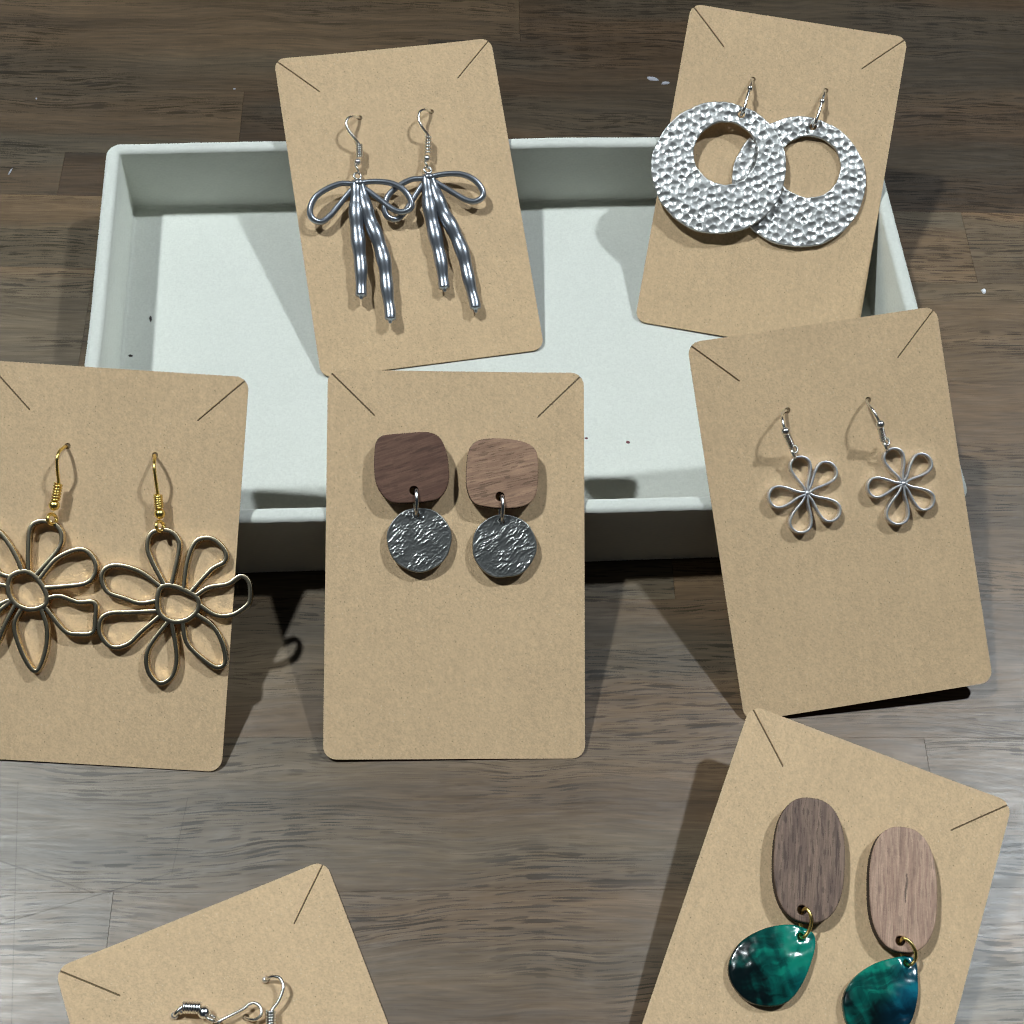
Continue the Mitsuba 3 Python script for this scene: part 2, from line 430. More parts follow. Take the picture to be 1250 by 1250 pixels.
def box(x0, x1, y0, y1, z0, z1, c):
    v = np.array([[x0, y0, z0], [x1, y0, z0], [x1, y1, z0], [x0, y1, z0], [x0, y0, z1 - c], [x1, y0, z1 - c], [x1, y1, z1 - c], [x0, y1, z1 - c], [x0 + c, y0 + c, z1], [x1 - c, y0 + c, z1], [x1 - c, y1 - c, z1], [x0 + c, y1 - c, z1]], float)
    f = [[0, 2, 1], [0, 3, 2], [8, 9, 10], [8, 10, 11]]
    for s in (0, 4):
        for j in range(4):
            a, b = s + j, s + (j + 1) % 4
            f += [[a, b, b + 4], [a, b + 4, a + 4]]
    return v, np.array(f)


for i, (y0, y1) in enumerate(zip(rows[:-1], rows[1:])):
    cuts = [-430.0] + sorted(joints.get(i, [float(rng.uniform(-150, -60)), float(rng.uniform(60, 170))]) + [-300.0, 310.0]) + [430.0]
    for j, (x0, x1) in enumerate(zip(cuts[:-1], cuts[1:])):
        tone = int(rng.integers(0, 5))  # far staves get darker tones, painting in the light falloff, most on the right
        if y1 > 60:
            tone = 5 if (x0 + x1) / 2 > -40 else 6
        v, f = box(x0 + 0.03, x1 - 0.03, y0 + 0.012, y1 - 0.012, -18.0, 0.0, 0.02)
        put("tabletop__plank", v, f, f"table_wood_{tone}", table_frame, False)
labels["tabletop"] = {"label": "brown wood grain table top made of long narrow staves under everything", "category": "table top", "kind": "structure"}
_v, _f = box(-430, 430, -420, 320, -21.0, -18.2, 0.1)
put("tabletop__underside", _v, _f, "dark_edge", table_frame, False)

# ------------------------------------------------------------------ the white tray
TW, TD, TH, TT, TF = 212.4, 121.9, 25.4, 3.8, 4.0


def rounded(d, r, n=8):
    w, h = TW / 2 - d, TD / 2 - d
    out = []
    for cx, cy, a0 in ((w - r, h - r, 0), (-w + r, h - r, 90), (-w + r, -h + r, 180), (w - r, -h + r, 270)):
        for a in np.linspace(a0, a0 + 90, n):
            out.append((cx + r * math.cos(math.radians(a)), cy + r * math.sin(math.radians(a))))
    full = []
    for i, p in enumerate(out):  # points along the straight sides too
        q = out[(i + 1) % len(out)]
        m = (100 if i // n % 2 == 0 else 56) if i % n == n - 1 else 1
        full += [(p[0] + (q[0] - p[0]) * k / m, p[1] + (q[1] - p[1]) * k / m) for k in range(m)]
    out = full
    return np.array(out)


prof = [(0.9, 0.4), (0.35, 0.55), (0.0, 1.2), (0.0, TH - 1.5)]
prof += [(1.5 - 1.5 * math.cos(a), TH - 1.5 + 1.5 * math.sin(a)) for a in np.radians([20, 40, 60, 80])]
prof += [(TT - 1.3 + 1.3 * math.sin(a), TH - 1.3 + 1.3 * math.cos(a)) for a in np.radians([5, 25, 45, 65, 85])]
prof += [(TT, TH - 3), (TT + 0.15, TF + 0.9), (TT + 0.4, TF + 0.25), (TT + 1.0, TF)]
rings = []
for d, z in prof:
    r = max(4.2 - d, 0.35) if d < 2.2 else 0.6
    xy = rounded(d, r)
    high = np.clip((z - 6) / 20, 0, 1)
    q = np.column_stack([xy * 0.05, np.full(len(xy), 3.0)])
    fuzz = np.column_stack([xy * 1.1, np.full(len(xy), z * 0.8)])
    xy = xy + high * np.column_stack([0.5 * (meshkit.noise(q, 3) - 0.5), 0.6 * (meshkit.noise(q, 4) - 0.5)]) + 0.14 * np.column_stack([meshkit.noise(fuzz, 5) - 0.5, meshkit.noise(fuzz, 6) - 0.5])
    rings.append(np.column_stack([xy, np.full(len(xy), z) + 0.12 * np.sin(xy[:, 0] * 0.09 + 1.0) * (z > 20)]))
n = len(rings[0])
v = np.vstack(rings)
f = []
for i in range(len(rings) - 1):
    for j in range(n):
        a0, a1, b0, b1 = i * n + j, i * n + (j + 1) % n, (i + 1) * n + j, (i + 1) * n + (j + 1) % n
        f += [[a0, a1, b1], [a0, b1, b0]]
scene["jewelry_tray__wall"] = mikit.ply((v * MM, np.array(f)), "tray_felt", smooth=50)
v, f = box(-TW / 2 + TT - 0.2, TW / 2 - TT + 0.2, -TD / 2 + TT - 0.2, TD / 2 - TT + 0.2, 0.6, TF - 0.01, 0.01)
put("jewelry_tray__floor", v, f, "tray_felt", None, False)
labels["jewelry_tray"] = {"label": "shallow white felt lined rectangular tray with raised walls on the brown table", "category": "tray"}


# ------------------------------------------------------------------ the kraft cards
def frame_of(position, rotvec):
    return (np.array(position, float), Rotation.from_rotvec(rotvec).as_matrix())


THICK = 0.42
CARDS = {  # origin at the middle of the bottom edge, local x to the right, y up the card, z out of its face
    1: frame_of((-19.89, -1.04, 4.75), (0.3855, 0.0257, 0.1292)),
    2: frame_of((64.47, 4.64, 4.75), (0.4926, -0.0651, -0.2391)),
    3: frame_of((-19.33, -111.4, 0.75), (0.4603, 0.0071, -0.038)),
    4: frame_of((78.85, -102.5, 3.1), (0.5434, -0.0593, 0.1106)),
    5: frame_of((-102.05, -108.85, 0.7), (0.5079, -0.0196, -0.1048)),
    6: frame_of((36.37, -201.31, 2.45), (0.1641, -0.0176, -0.4348)),
    7: frame_of((-46.21, -228.37, 1.0), (-0.0036, -0.006, 0.3499)),
}


def card(number, key, bow, curl, holes, radius=3.0):
    outline = Polygon([(-30, 0), (30, 0), (30, 90), (-30, 90)]).buffer(-radius).buffer(radius, quad_segs=6)
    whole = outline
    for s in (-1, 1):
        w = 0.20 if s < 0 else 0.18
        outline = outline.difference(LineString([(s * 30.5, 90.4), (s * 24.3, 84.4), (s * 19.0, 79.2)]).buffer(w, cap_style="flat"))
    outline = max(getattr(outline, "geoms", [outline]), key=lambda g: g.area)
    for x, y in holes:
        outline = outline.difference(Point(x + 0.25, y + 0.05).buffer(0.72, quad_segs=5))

    def bend(xy):
        x, y = xy[:, 0] / 30, (xy[:, 1] - 45) / 45
        above = np.clip((xy[:, 1] - (60.6 + np.abs(xy[:, 0]))) / 12.0, 0, 1) * np.clip((30 - np.abs(xy[:, 0])) / 6.0, 0, 1)
        return bow * (x**2 - 0.5) + curl * (y**2 - 0.4) - 0.32 * above

    front = plate(outline, -THICK * 0.8, 0.0, 2.2, 0.33)
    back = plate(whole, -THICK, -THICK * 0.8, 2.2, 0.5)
    put_plate(key + "__face", front, "kraft_board", CARDS[number], None, (number * 131.0, number * 57.0), bend)
    put_plate(key + "__back", back, "kraft_slit_shade", CARDS[number], None, (number * 131.0, number * 57.0), bend)
    return bend


HOOK_HOLES = [(-10, 70.6), (10, 70.6)]
card_list = [
    (1, 0.12, -0.25, [(-9.6, 70.6), (10.0, 70.2)], "card with silver bow earrings, leaning on the tray's back rim"),
    (2, -0.10, -0.15, [(-9.9, 71.5), (10.2, 71.6)], "card with hammered silver hoops, at the tray's back right corner"),
    (3, 0.10, -0.20, [], "card with square wood and coin earrings, leaning on the tray's front rim"),
    (4, -0.10, 0.15, [(-9.1, 70.8), (10.3, 70.4)], "card with small silver flowers, leaning on the tray's front right corner"),
    (5, 0.15, -0.20, [(9.7, 70.7), (-10.2, 71.5)], "card with big gold flowers, leaning on the tray's front left corner"),
    (6, 0.10, 0.10, [], "card with oval wood and green shell earrings, at the lower right"),
    (7, 0.0, 0.12, [(-9.8, 70.9), (9.7, 70.5), (3.2, 64.8)], "card lying flat with silver ear wires, cut off by the bottom edge"),
]
for number, bow, curl, holes, label in card_list:
    key = "earring_card" if number == 1 else f"earring_card_{number - 1:03d}"
    card(number, key, bow, curl, holes)
    labels[key] = {"label": label, "category": "earring card", "group": "kraft earring cards set out on and around the tray"}


# ------------------------------------------------------------------ parts the earrings share
def wire(key, path, bsdf, frame, r=0.36, behind=True):
    p = list(map(tuple, path))
    if behind:  # through the hole and down the back of the card
        x, y = p[0][0], p[0][1]
        p = [(x + 0.2, y - 8.5, -1.3), (x, y - 4.0, -1.2), (x, y - 0.8, -1.0)] + p
    put(key + "__ear_wire", *tube(curve(p, 0.3), r), bsdf, frame)


def spring(key, a, b, bsdf, frame, r=0.75, turns=6, thread=0.24):
    a, b = np.array(a, float), np.array(b, float)
    d = (b - a) / np.linalg.norm(b - a)
    e = np.cross(d, [0, 0, 1.0])
    e /= np.linalg.norm(e)
    g = np.cross(d, e)
    t = np.linspace(0, 1, turns * 14 + 1)
    ang = 2 * np.pi * turns * t
    put(key + "__spring", *tube(a + (b - a) * t[:, None] + r * (np.cos(ang)[:, None] * e + np.sin(ang)[:, None] * g), np.full(len(t), thread), 8), bsdf, frame)


def hang(key, label, category, group):
    labels[key] = {"label": label, "category": category, "group": group}
    return key


# ------------------------------------------------------------------ silver bow earrings on card 1
F = CARDS[1]
bow_paths = {
    "loop_left": [(-13.2, 51.2, 2.8), (-15.1, 51.5, 2.9), (-17.7, 51.7, 3.1), (-21.4, 50.6, 3.2), (-24.7, 48.6, 3.2), (-26.5, 45.6, 3.1), (-26.3, 43.1, 2.8), (-24.1, 42.0, 2.4), (-21.6, 43.4, 2.3), (-19.0, 45.9, 2.2), (-15.1, 49.7, 2.3), (-13.2, 51.0, 2.4)],
    "loop_right": [(-12.4, 51.2, 2.8), (-11.0, 51.4, 3.0), (-7.4, 51.0, 3.4), (-3.7, 49.8, 3.7), (-1.0, 47.5, 3.8), (0.3, 44.4, 3.7), (-0.2, 42.5, 3.5), (-2.5, 41.9, 3.2), (-4.7, 43.0, 3.0), (-7.4, 45.8, 2.7), (-11.1, 49.7, 2.5), (-12.4, 51.0, 2.4)],
    "tail_left": [(-13.4, 51.6), (-13.7, 49.5), (-14.0, 47.2), (-14.7, 42.4), (-15.2, 35.1), (-15.5, 28.7), (-16.2, 23.2), (-16.7, 19.9)],
    "tail_right": [(-12.3, 51.6), (-12.0, 48.5), (-11.9, 45.7), (-11.2, 40.8), (-9.8, 34.5), (-9.2, 28.3), (-9.6, 20.4), (-9.7, 15.2), (-10.1, 12.4)],
}
KNOT = np.array([-12.7, 51.2])


def bow_pendant(key, pivot, turn, lift):
    c, s = math.cos(turn), math.sin(turn)

    def move(p):
        p = np.array(p, float)
        if p.shape[1] == 2:
            p = np.column_stack([p, np.full(len(p), 2.1)])
        q = p.copy()
        q[:, :2] = (p[:, :2] - KNOT) @ np.array([[c, s], [-s, c]]) + pivot
        q[:, 2] += lift
        return q

    for name in ("loop_left", "loop_right"):
        p = curve(move(bow_paths[name]), 0.3)
        t = np.linspace(0, 1, len(p))
        put(key + "__bow_loop", *tube(p, 0.70 + 0.14 * np.sin(np.pi * t)), "steel", F)
    for name, phase in (("tail_left", 0.4), ("tail_right", 1.9)):
        p = curve(move(bow_paths[name]), 0.25)
        d = np.concatenate([[0], np.cumsum(np.linalg.norm(np.diff(p, axis=0), axis=1))])
        t = d / d[-1]
        p[:, 2] += 0.3 + 0.15 * np.sin(2 * np.pi * d / 7.8 + phase)
        r = (1.3 + 0.6 * np.clip(t / 0.2, 0, 1) - 0.5 * np.clip((t - 0.55) / 0.45, 0, 1)) * (1 + 0.06 * np.sin(2 * np.pi * d / 7.8 + phase + 0.8))
        tip = np.clip((1 - t) / 0.02, 0.35, 1)
        put(key + "__tail", *tube(p, r * tip, 22, 0.82), "steel", F)
    k = np.array([*pivot, 2.9 + lift])
    put(key + "__knot", *ball(k + [0, 0.2, 0], 1.45, (1.0, 0.8, 0.75)), "steel", F)


for i, (pivot, turn, wp, coil) in enumerate([
    (KNOT - [0, 0.75], 0.0, [(-9.6, 70.6, 0), (-10.4, 70.2, 1.5), (-11.6, 69.8, 3.0), (-12.9, 69.0, 4.0), (-13.6, 67.2, 4.4), (-13.1, 65.2, 4.2), (-11.9, 63.4, 3.6), (-10.9, 61.8, 2.8), (-10.9, 60.6, 2.7)], [(-10.85, 62.0, 2.7), (-11.3, 58.3, 2.7), (-12.0, 57.0, 2.7), (-12.4, 55.0, 2.8), (-12.7, 53.0, 2.8)]),
    (np.array([6.3, 50.3]), 0.105, [(10.0, 70.2, 0), (9.2, 70.0, 1.5), (7.9, 69.7, 3.0), (6.5, 68.6, 4.0), (5.9, 66.4, 4.4), (6.4, 64.6, 4.2), (7.1, 63.5, 3.6), (8.0, 62.3, 2.8), (7.9, 61.0, 2.7)], [(8.0, 62.2, 2.7), (7.1, 57.3, 2.7), (6.6, 55.9, 2.7), (6.2, 54.0, 2.8), (6.3, 52.6, 2.8)]),
]):
    key = hang("bow_earring" if i == 0 else "bow_earring_001", ["shiny silver ribbon bow earring on the left of its card, its loop over its neighbour", "shiny silver ribbon bow earring on the right of its card, by the card's right edge"][i], "earring", "pair of silver bow earrings")
    wire(key, wp, "silver", F)
    spring(key, coil[0], coil[1], "silver", F)
    put(key + "__bead", *ball(np.array(coil[2]), 0.95), "silver", F)
    put(key + "__jump_ring", *torus(coil[3], (1, 0.3, 0.2), 1.15, 0.3), "silver", F)
    put(key + "__jump_ring", *torus(coil[4], (0.2, 0.2, 1), 1.0, 0.3), "silver", F)
    bow_pendant(key, pivot, turn, [0.9, 0.0][i])

# ------------------------------------------------------------------ hammered hoops on card 2
F = CARDS[2]


def hammer(seed):
    r = np.random.default_rng(seed)
    gx, gy = np.meshgrid(np.arange(-50, 50, 2.3), np.arange(-50, 50, 2.0))
    gx[1::2] += 1.15
    turn = r.uniform(0.3, 1.2)
    seeds = np.stack([gx * math.cos(turn) - gy * math.sin(turn), 46 + gx * math.sin(turn) + gy * math.cos(turn)], -1).reshape(-1, 2) + r.uniform(-0.62, 0.62, (gx.size, 2))
    depth = r.uniform(0.14, 0.40, len(seeds))
    size = r.uniform(0.8, 1.18, len(seeds))
    tree = cKDTree(seeds)

    def top(xy):
        w = xy + 0.35 * (np.stack([meshkit.noise(np.column_stack([xy * 0.9, xy[:, 0] * 0 + q]), seed) for q in (0.0, 7.0)], 1) - 0.5)
        d, i = tree.query(w, k=3)
        z = np.zeros(len(xy))
        for k in range(3):
            z = np.minimum(z, -depth[i[:, k]] * np.clip(1 - (d[:, k] / (1.28 * size[i[:, k]])) ** 2, 0, 1))
        return z + 0.025 * (meshkit.noise(np.column_stack([xy * 2.6, xy[:, 0] * 0]), seed) - 0.5)

    return top


for i, (centre, radius, inner, inner_radius, hole, z, lean, wp) in enumerate([
    ((-14.87, 44.55), 18.25, (-13.75, 48.8), 8.6, (-11.3, 60.1), 3.9, 0.0, [(-9.9, 71.5, 0), (-10.0, 70.2, 2.2), (-10.3, 67.5, 4.2), (-10.7, 64.2, 5.6), (-10.9, 61.4, 6.0), (-11.2, 60.2, 5.3), (-11.3, 60.0, 3.4), (-10.9, 61.2, 2.4)]),
    ((7.25, 44.95), 18.1, (9.3, 49.5), 8.5, (8.55, 60.7), 1.7, 0.0, [(10.2, 71.6, 0), (10.0, 70.2, 1.8), (9.6, 67.5, 3.2), (9.2, 64.2, 4.0), (8.9, 62.0, 4.0), (8.6, 60.8, 3.3), (8.5, 60.7, 1.4), (8.9, 61.6, 0.9)]),
]):
    key = hang("hammered_hoop_earring" if i == 0 else "hammered_hoop_earring_001", ["round hammered silver hoop earring on the left, lying over the other hoop", "round hammered silver hoop earring on the right, partly under the other hoop"][i], "earring", "pair of hammered silver hoops")
    wave = 1 + 0.0
    ang = np.linspace(0, 2 * np.pi, 181)[:-1]
    rr = np.random.default_rng(40 + i)
    ph = rr.uniform(0, 6.28, 4)
    wob = 0.10 * np.sin(5 * ang + ph[0]) + 0.07 * np.sin(9 * ang + ph[1]) + 0.05 * np.sin(17 * ang + ph[2])
    out = Polygon(np.column_stack([centre[0] + (radius + wob) * np.cos(ang), centre[1] + (radius + wob) * np.sin(ang)]))
    wob2 = 0.08 * np.sin(4 * ang + ph[3]) + 0.05 * np.sin(11 * ang + ph[0])
    out = out.difference(Polygon(np.column_stack([inner[0] + (inner_radius + wob2) * np.cos(ang), inner[1] + (inner_radius + wob2) * np.sin(ang)])))
    out = out.difference(Point(hole).buffer(1.0, quad_segs=6))
    put_plate(key + "__disc", plate(out, z - 1.0, z, 0.24, 0.3, 0.22, hammer(60 + i)), "hammered_silver", F)
    wire(key, wp, "silver", F, 0.42)
    put(key + "__bead", *ball(np.array(wp[2]) * [1, 1, 1] + [0, -0.2, 0.1], 0.85), "silver", F)

# ------------------------------------------------------------------ wood and coin earrings on card 3
F = CARDS[3]
squares = [
    [(-18.5, 72.6), (-16.9, 74.0), (-11.8, 74.6), (-6.7, 74.9), (-4.0, 73.7), (-2.6, 70.9), (-1.9, 67.4), (-1.9, 63.0), (-3.7, 59.9), (-6.2, 58.9), (-10.5, 58.5), (-14.7, 58.6), (-17.0, 60.3), (-18.6, 63.3), (-19.0, 67.2), (-18.9, 70.4)],
    [(2.7, 70.6), (4.3, 72.8), (7.4, 73.6), (11.8, 73.5), (15.7, 72.8), (18.1, 71.2), (18.8, 68.4), (18.8, 63.6), (18.0, 60.0), (15.7, 58.0), (11.8, 57.4), (7.1, 57.7), (3.9, 58.7), (2.4, 61.9), (2.2, 65.8)],
]


def scratched(seed, centre):
    def top(xy):
        q = xy - centre
        a, b = (q[:, 0] + q[:, 1] * 1.15) * 0.66, (q[:, 1] - q[:, 0] * 0.85) * 0.76
        w = meshkit.fbm(np.column_stack([q * 0.35, q[:, 0] * 0]), 3, seed) * 4
        n1 = 1 - 2 * np.abs(meshkit.noise(np.column_stack([a * 0.55 + w, b * 2.3 + w, a * 0]), seed) - 0.5)
        n2 = 1 - 2 * np.abs(meshkit.noise(np.column_stack([a * 0.9 - w, b * 3.2 + w * 1.5, a * 0 + 5]), seed + 1) - 0.5)
        n3 = 1 - 2 * np.abs(meshkit.noise(np.column_stack([q * 1.2 + w[:, None], a * 0 + 9]), seed + 2) - 0.5)
        r = np.linalg.norm(q, axis=1)
        m = np.clip(meshkit.noise(np.column_stack([q * 0.45, a * 0 + 3]), seed + 5) * 2.2 - 0.40, 0.30, 1)
        z = m * (0.13 * n1**5 + 0.11 * n2**6 + 0.09 * n3**6) - 0.09
        return z * np.clip((7.35 - r) / 0.5, 0, 1)

    return top


for i, (outline, hole, coin, coin_hole, wood) in enumerate([
    (squares[0], (-9.8, 61.3), (-8.5, 50.15), (-9.25, 55.9), "dark_walnut"),
    (squares[1], (10.0, 60.1), (11.1, 48.7), (10.45, 54.6), "pale_walnut"),
]):
    key = hang("wood_coin_earring" if i == 0 else "wood_coin_earring_001", ["earring of a dark walnut rounded square over a dark silver coin", "earring of a paler walnut rounded square over a dark silver coin"][i], "earring", "pair of square wood and coin earrings")
    shape = Polygon(curve(outline, 0.5, True)).difference(Point(hole).buffer(1.05, quad_segs=6))
    put_plate(key + "__wood_square", plate(shape, 1.6, 4.2, 0.9, 0.4, 0.18), wood, F, "dark_edge", (i * 50, 0))
    c = np.array(coin)
    ang = np.linspace(0, 2 * np.pi, 121)[:-1]
    rad = 7.45 + 0.07 * np.sin(3 * ang + i) + 0.06 * np.sin(7 * ang + 2 * i)
    if i == 1:
        rad = rad - 0.35 * np.exp(-(((ang - 4.75) / 0.35) ** 2))
    shape = Polygon(np.column_stack([c[0] + rad * np.cos(ang), c[1] + rad * np.sin(ang)])).difference(Point(coin_hole).buffer(0.7, quad_segs=5))
    put_plate(key + "__coin", plate(shape, 1.5, 2.6, 0.16, 0.2, 0.2, scratched(70 + i, c)), "coin_silver", F)
    mid = (np.array(hole) + np.array(coin_hole)) / 2
    half = np.linalg.norm(np.array(hole) - np.array(coin_hole)) / 2 + 0.25
    t = np.linspace(0, 2 * np.pi, 41)[:-1]
    ring = np.column_stack([mid[0] + 0.15 + 0.2 * np.sin(t), mid[1] + half * np.cos(t), 3.0 + 2.0 * np.sin(t) + 0.45 * np.cos(t)])
    put(key + "__jump_ring", *tube(ring, 0.46, 12, closed=True), "silver", F)
    hx, hy = np.array(outline).mean(0)
    put(key + "__post", *tube([(hx, hy, 1.8), (hx, hy, -6.0), (hx, hy, -9.0)], 0.4), "silver", F)
    put(key + "__clutch", *ball(np.array([hx, hy, -3.0]), 2.2, (1, 1, 0.7)), "silver", F)

# ------------------------------------------------------------------ small silver flowers on card 4
F = CARDS[4]
petal_shape = [(0.4, 0.22), (2.2, 0.62), (4.6, 1.65), (6.6, 2.2), (8.1, 2.0), (9.05, 1.1), (9.35, 0.0), (9.05, -1.1), (8.1, -2.0), (6.6, -2.2), (4.6, -1.65), (2.2, -0.62), (0.4, -0.22)]
for i, (centre, tips, wp) in enumerate([
    ((-7.7, 50.9), [(-8.5, 59.5), (-0.7, 56.5), (-1.4, 44.4), (-11.1, 42.3), (-16.7, 51.1)], [(-9.1, 70.8, 0), (-10.3, 70.6, 2), (-11.5, 69.7, 4.5), (-11.9, 68.4, 6.3), (-11.8, 66.0, 6.5), (-11.0, 63.9, 5.0), (-10.1, 62.2, 3.2), (-9.6, 61.3, 2.4)]),
    ((15.2, 49.7), [(13.5, 58.1), (22.0, 55.0), (21.1, 43.6), (12.0, 40.7), (6.8, 49.8)], [(10.3, 70.4, 0), (9.4, 70.0, 2.5), (9.1, 68.8, 5.0), (9.5, 67.2, 6.5), (10.4, 64.3, 6.5), (10.8, 62.1, 5.0), (11.5, 60.6, 3.4), (12.2, 59.8, 2.4)]),
]):
    key = hang("silver_flower_earring" if i == 0 else "silver_flower_earring_001", ["small silver earring of five open wire petals, the left one of its card", "small silver earring of five open wire petals, the right one, near the card edge"][i], "earring", "pair of small silver flower earrings")
    c = np.array(centre)
    for tip in tips:
        d = np.array(tip) - c
        length = np.linalg.norm(d) + 0.1
        d /= np.linalg.norm(d)
        p = np.array(petal_shape) * [length / 9.35, length / 9.35 * 1.14]
        xy = c + p[:, :1] * d + p[:, 1:] * np.array([-d[1], d[0]])
        put(key + "__petal", *ribbon(curve(xy, 0.3), 0.55, 0.5, 2.3, bevel=0.18), "antique_silver", F, 35)
    put(key + "__centre", *ball(np.array([*c, 1.7]), 0.75, (1, 1, 0.9)), "antique_silver", F)
    wire(key, wp, "silver", F, 0.33)
    put(key + "__bead", *ball(np.array(wp[4]) + [0.05, -0.1, 0.1], 1.0), "silver", F)
    spring(key, np.array(wp[4]) + [0.15, -0.6, -0.3], np.array(wp[6]) + [0, 0, 0.2], "silver", F, 0.55, 6, 0.24)
    put(key + "__jump_ring", *torus(np.array(wp[7]) + [0, -0.6, 0.3], (1, 0.25, 0.5), 1.15, 0.33), "silver", F)
    put(key + "__jump_ring", *torus(np.array(wp[7]) + [0.2, 0.2, 0.3], (0.3, 0.2, 1), 0.85, 0.28), "silver", F)

# ------------------------------------------------------------------ big gold flowers on card 5
F = CARDS[5]
gold_flowers = [
    dict(ring=[(-19.8, 41.1), (-16.8, 42.6), (-14.1, 41.4), (-11.6, 38.0), (-11.6, 35.4), (-14.6, 34.1), (-17.9, 35.0), (-19.9, 37.5)],
         petals=[[(-15.9, 42.6), (-16.3, 47.5), (-16.2, 52.4), (-14.0, 54.1), (-10.6, 53.4), (-9.1, 51.1), (-9.7, 47.9), (-14.1, 42.0)], [(-13.4, 41.0), (-10.0, 45.7), (-5.8, 48.1), (-3.1, 47.9), (-1.1, 45.3), (-1.2, 42.6), (-3.0, 40.7), (-7.3, 39.8), (-12.4, 39.1)], [(-11.7, 36.7), (-8.5, 37.5), (-4.4, 36.4), (-0.7, 36.5), (-0.2, 32.9), (-0.6, 29.8), (-3.9, 29.2), (-7.0, 29.9), (-11.5, 34.7)], [(-12.7, 35.0), (-10.8, 30.1), (-10.8, 24.8), (-12.4, 20.5), (-14.8, 22.4), (-17.4, 27.5), (-18.1, 31.0), (-16.6, 34.6)], [(-18.3, 34.9), (-20.2, 30.4), (-21.6, 26.4), (-23.7, 24.5), (-25.6, 27.0), (-24.2, 30.7), (-19.2, 35.8)], [(-19.6, 35.9), (-22.7, 34.5), (-26.2, 34.5), (-28.6, 36.6), (-27.1, 39.3), (-24.0, 39.5), (-19.7, 38.9)], [(-17.2, 42.4), (-18.8, 45.6), (-20.8, 48.6), (-23.2, 51.1), (-25.9, 51.8), (-27.4, 49.1), (-25.4, 45.6), (-22.5, 42.0), (-19.4, 41.0)]],
         wire=[(-10.2, 71.4, 0), (-10.15, 70.9, 2.5), (-10.4, 69.9, 4.5), (-10.5, 68.3, 5.5), (-10.5, 65.9, 4.8), (-10.4, 62.8, 3.2), (-10.6, 61.0, 3.0)], coil=[(-10.5, 62.7, 3.1), (-10.85, 58.9, 2.9), (-11.1, 57.8, 2.8), (-11.4, 55.6, 2.6), (-11.7, 53.4, 2.2)], lift=0.9),
    dict(ring=[(13.8, 40.7), (16.0, 41.4), (18.8, 40.7), (22.2, 38.9), (22.4, 36.1), (20.2, 33.9), (17.1, 33.3), (14.2, 34.7), (13.3, 37.4)],
         petals=[[(14.9, 41.0), (11.5, 46.5), (10.2, 49.7), (10.6, 52.5), (12.4, 53.7), (15.1, 53.6), (16.9, 51.9), (17.3, 49.2), (16.2, 41.4)], [(19.0, 40.7), (19.3, 46.5), (20.4, 50.7), (22.1, 52.4), (24.9, 52.4), (27.6, 50.0), (27.7, 47.5), (24.9, 45.5), (20.5, 40.0)], [(22.0, 39.6), (24.7, 41.5), (28.8, 42.5), (31.6, 44.5), (33.5, 43.2), (34.0, 39.5), (33.2, 37.7), (30.2, 35.6), (26.5, 35.4), (22.5, 37.6)], [(22.1, 35.4), (25.8, 33.1), (28.3, 29.6), (29.5, 25.1), (27.8, 23.6), (24.5, 25.2), (20.6, 28.7), (19.2, 33.6)], [(16.1, 33.3), (12.5, 27.8), (11.8, 24.1), (13.0, 20.9), (15.4, 19.3), (17.9, 21.2), (18.5, 25.8), (16.8, 33.3)], [(13.8, 35.5), (7.4, 34.8), (2.9, 34.3), (0.9, 32.6), (1.1, 29.4), (3.9, 26.8), (7.5, 27.7), (10.4, 30.8), (14.3, 34.6)], [(13.8, 41.0), (9.0, 44.1), (4.3, 45.2), (1.4, 44.5), (0.4, 42.2), (2.0, 39.1), (5.8, 37.9), (9.5, 37.0), (13.3, 37.8)]],
         wire=[(9.8, 70.6, 0), (10.5, 70.1, 2.5), (10.9, 69.1, 4.5), (11.2, 67.4, 5.5), (11.6, 64.5, 4.6), (11.9, 61.7, 3.2), (12.1, 60.0, 3.0)], coil=[(11.95, 61.6, 3.1), (12.4, 58.6, 2.9), (12.6, 57.4, 2.8), (12.85, 55.5, 2.6), (12.9, 53.5, 2.2)], lift=0.0),
]
for i, g in enumerate(gold_flowers):
    key = hang("gold_flower_earring" if i == 0 else "gold_flower_earring_001", ["large gold open daisy earring cut off by the left edge of the picture", "large gold open daisy earring with a petal reaching past the card's right edge"][i], "earring", "pair of large gold flower earrings")
    z0, z1 = 0.5 + g["lift"] * 0.3, 2.3 + g["lift"] * 0.3
    put(key + "__centre_ring", *ribbon(curve(g["ring"], 0.3, True), 1.15, z0, z1 + 0.03, True, 0.26), "brass", F, 35)
    for p in g["petals"]:
        put(key + "__petal", *ribbon(curve(p, 0.3), 1.05, z0, z1, bevel=0.26), "brass", F, 35)
    wire(key, g["wire"], "gold", F, 0.36)
    spring(key, g["coil"][0], g["coil"][1], "gold", F, 0.78, 6, 0.27)
    put(key + "__bead", *ball(np.array(g["coil"][2]), 1.2), "gold", F)
    spring_end = np.array(g["coil"][3])
    put(key + "__jump_ring", *torus(spring_end + [0, -0.9, 0.1], (1, 0.15, 0.25), 1.9, 0.4, 0.6), "gold", F)

# ------------------------------------------------------------------ oval wood and shell earrings on card 6
F = CARDS[6]


def oval(centre, axis, length, width, power=2.5):
    t = np.linspace(0, 2 * np.pi, 121)[:-1]
    x = np.sign(np.cos(t)) * np.abs(np.cos(t)) ** (2 / power) * width / 2
    y = np.sign(np.sin(t)) * np.abs(np.sin(t)) ** (2 / power) * length / 2
    a = np.array(axis) / np.linalg.norm(axis)
    b = np.array([a[1], -a[0]])
    return Polygon(np.array(centre) + y[:, None] * a + x[:, None] * b)


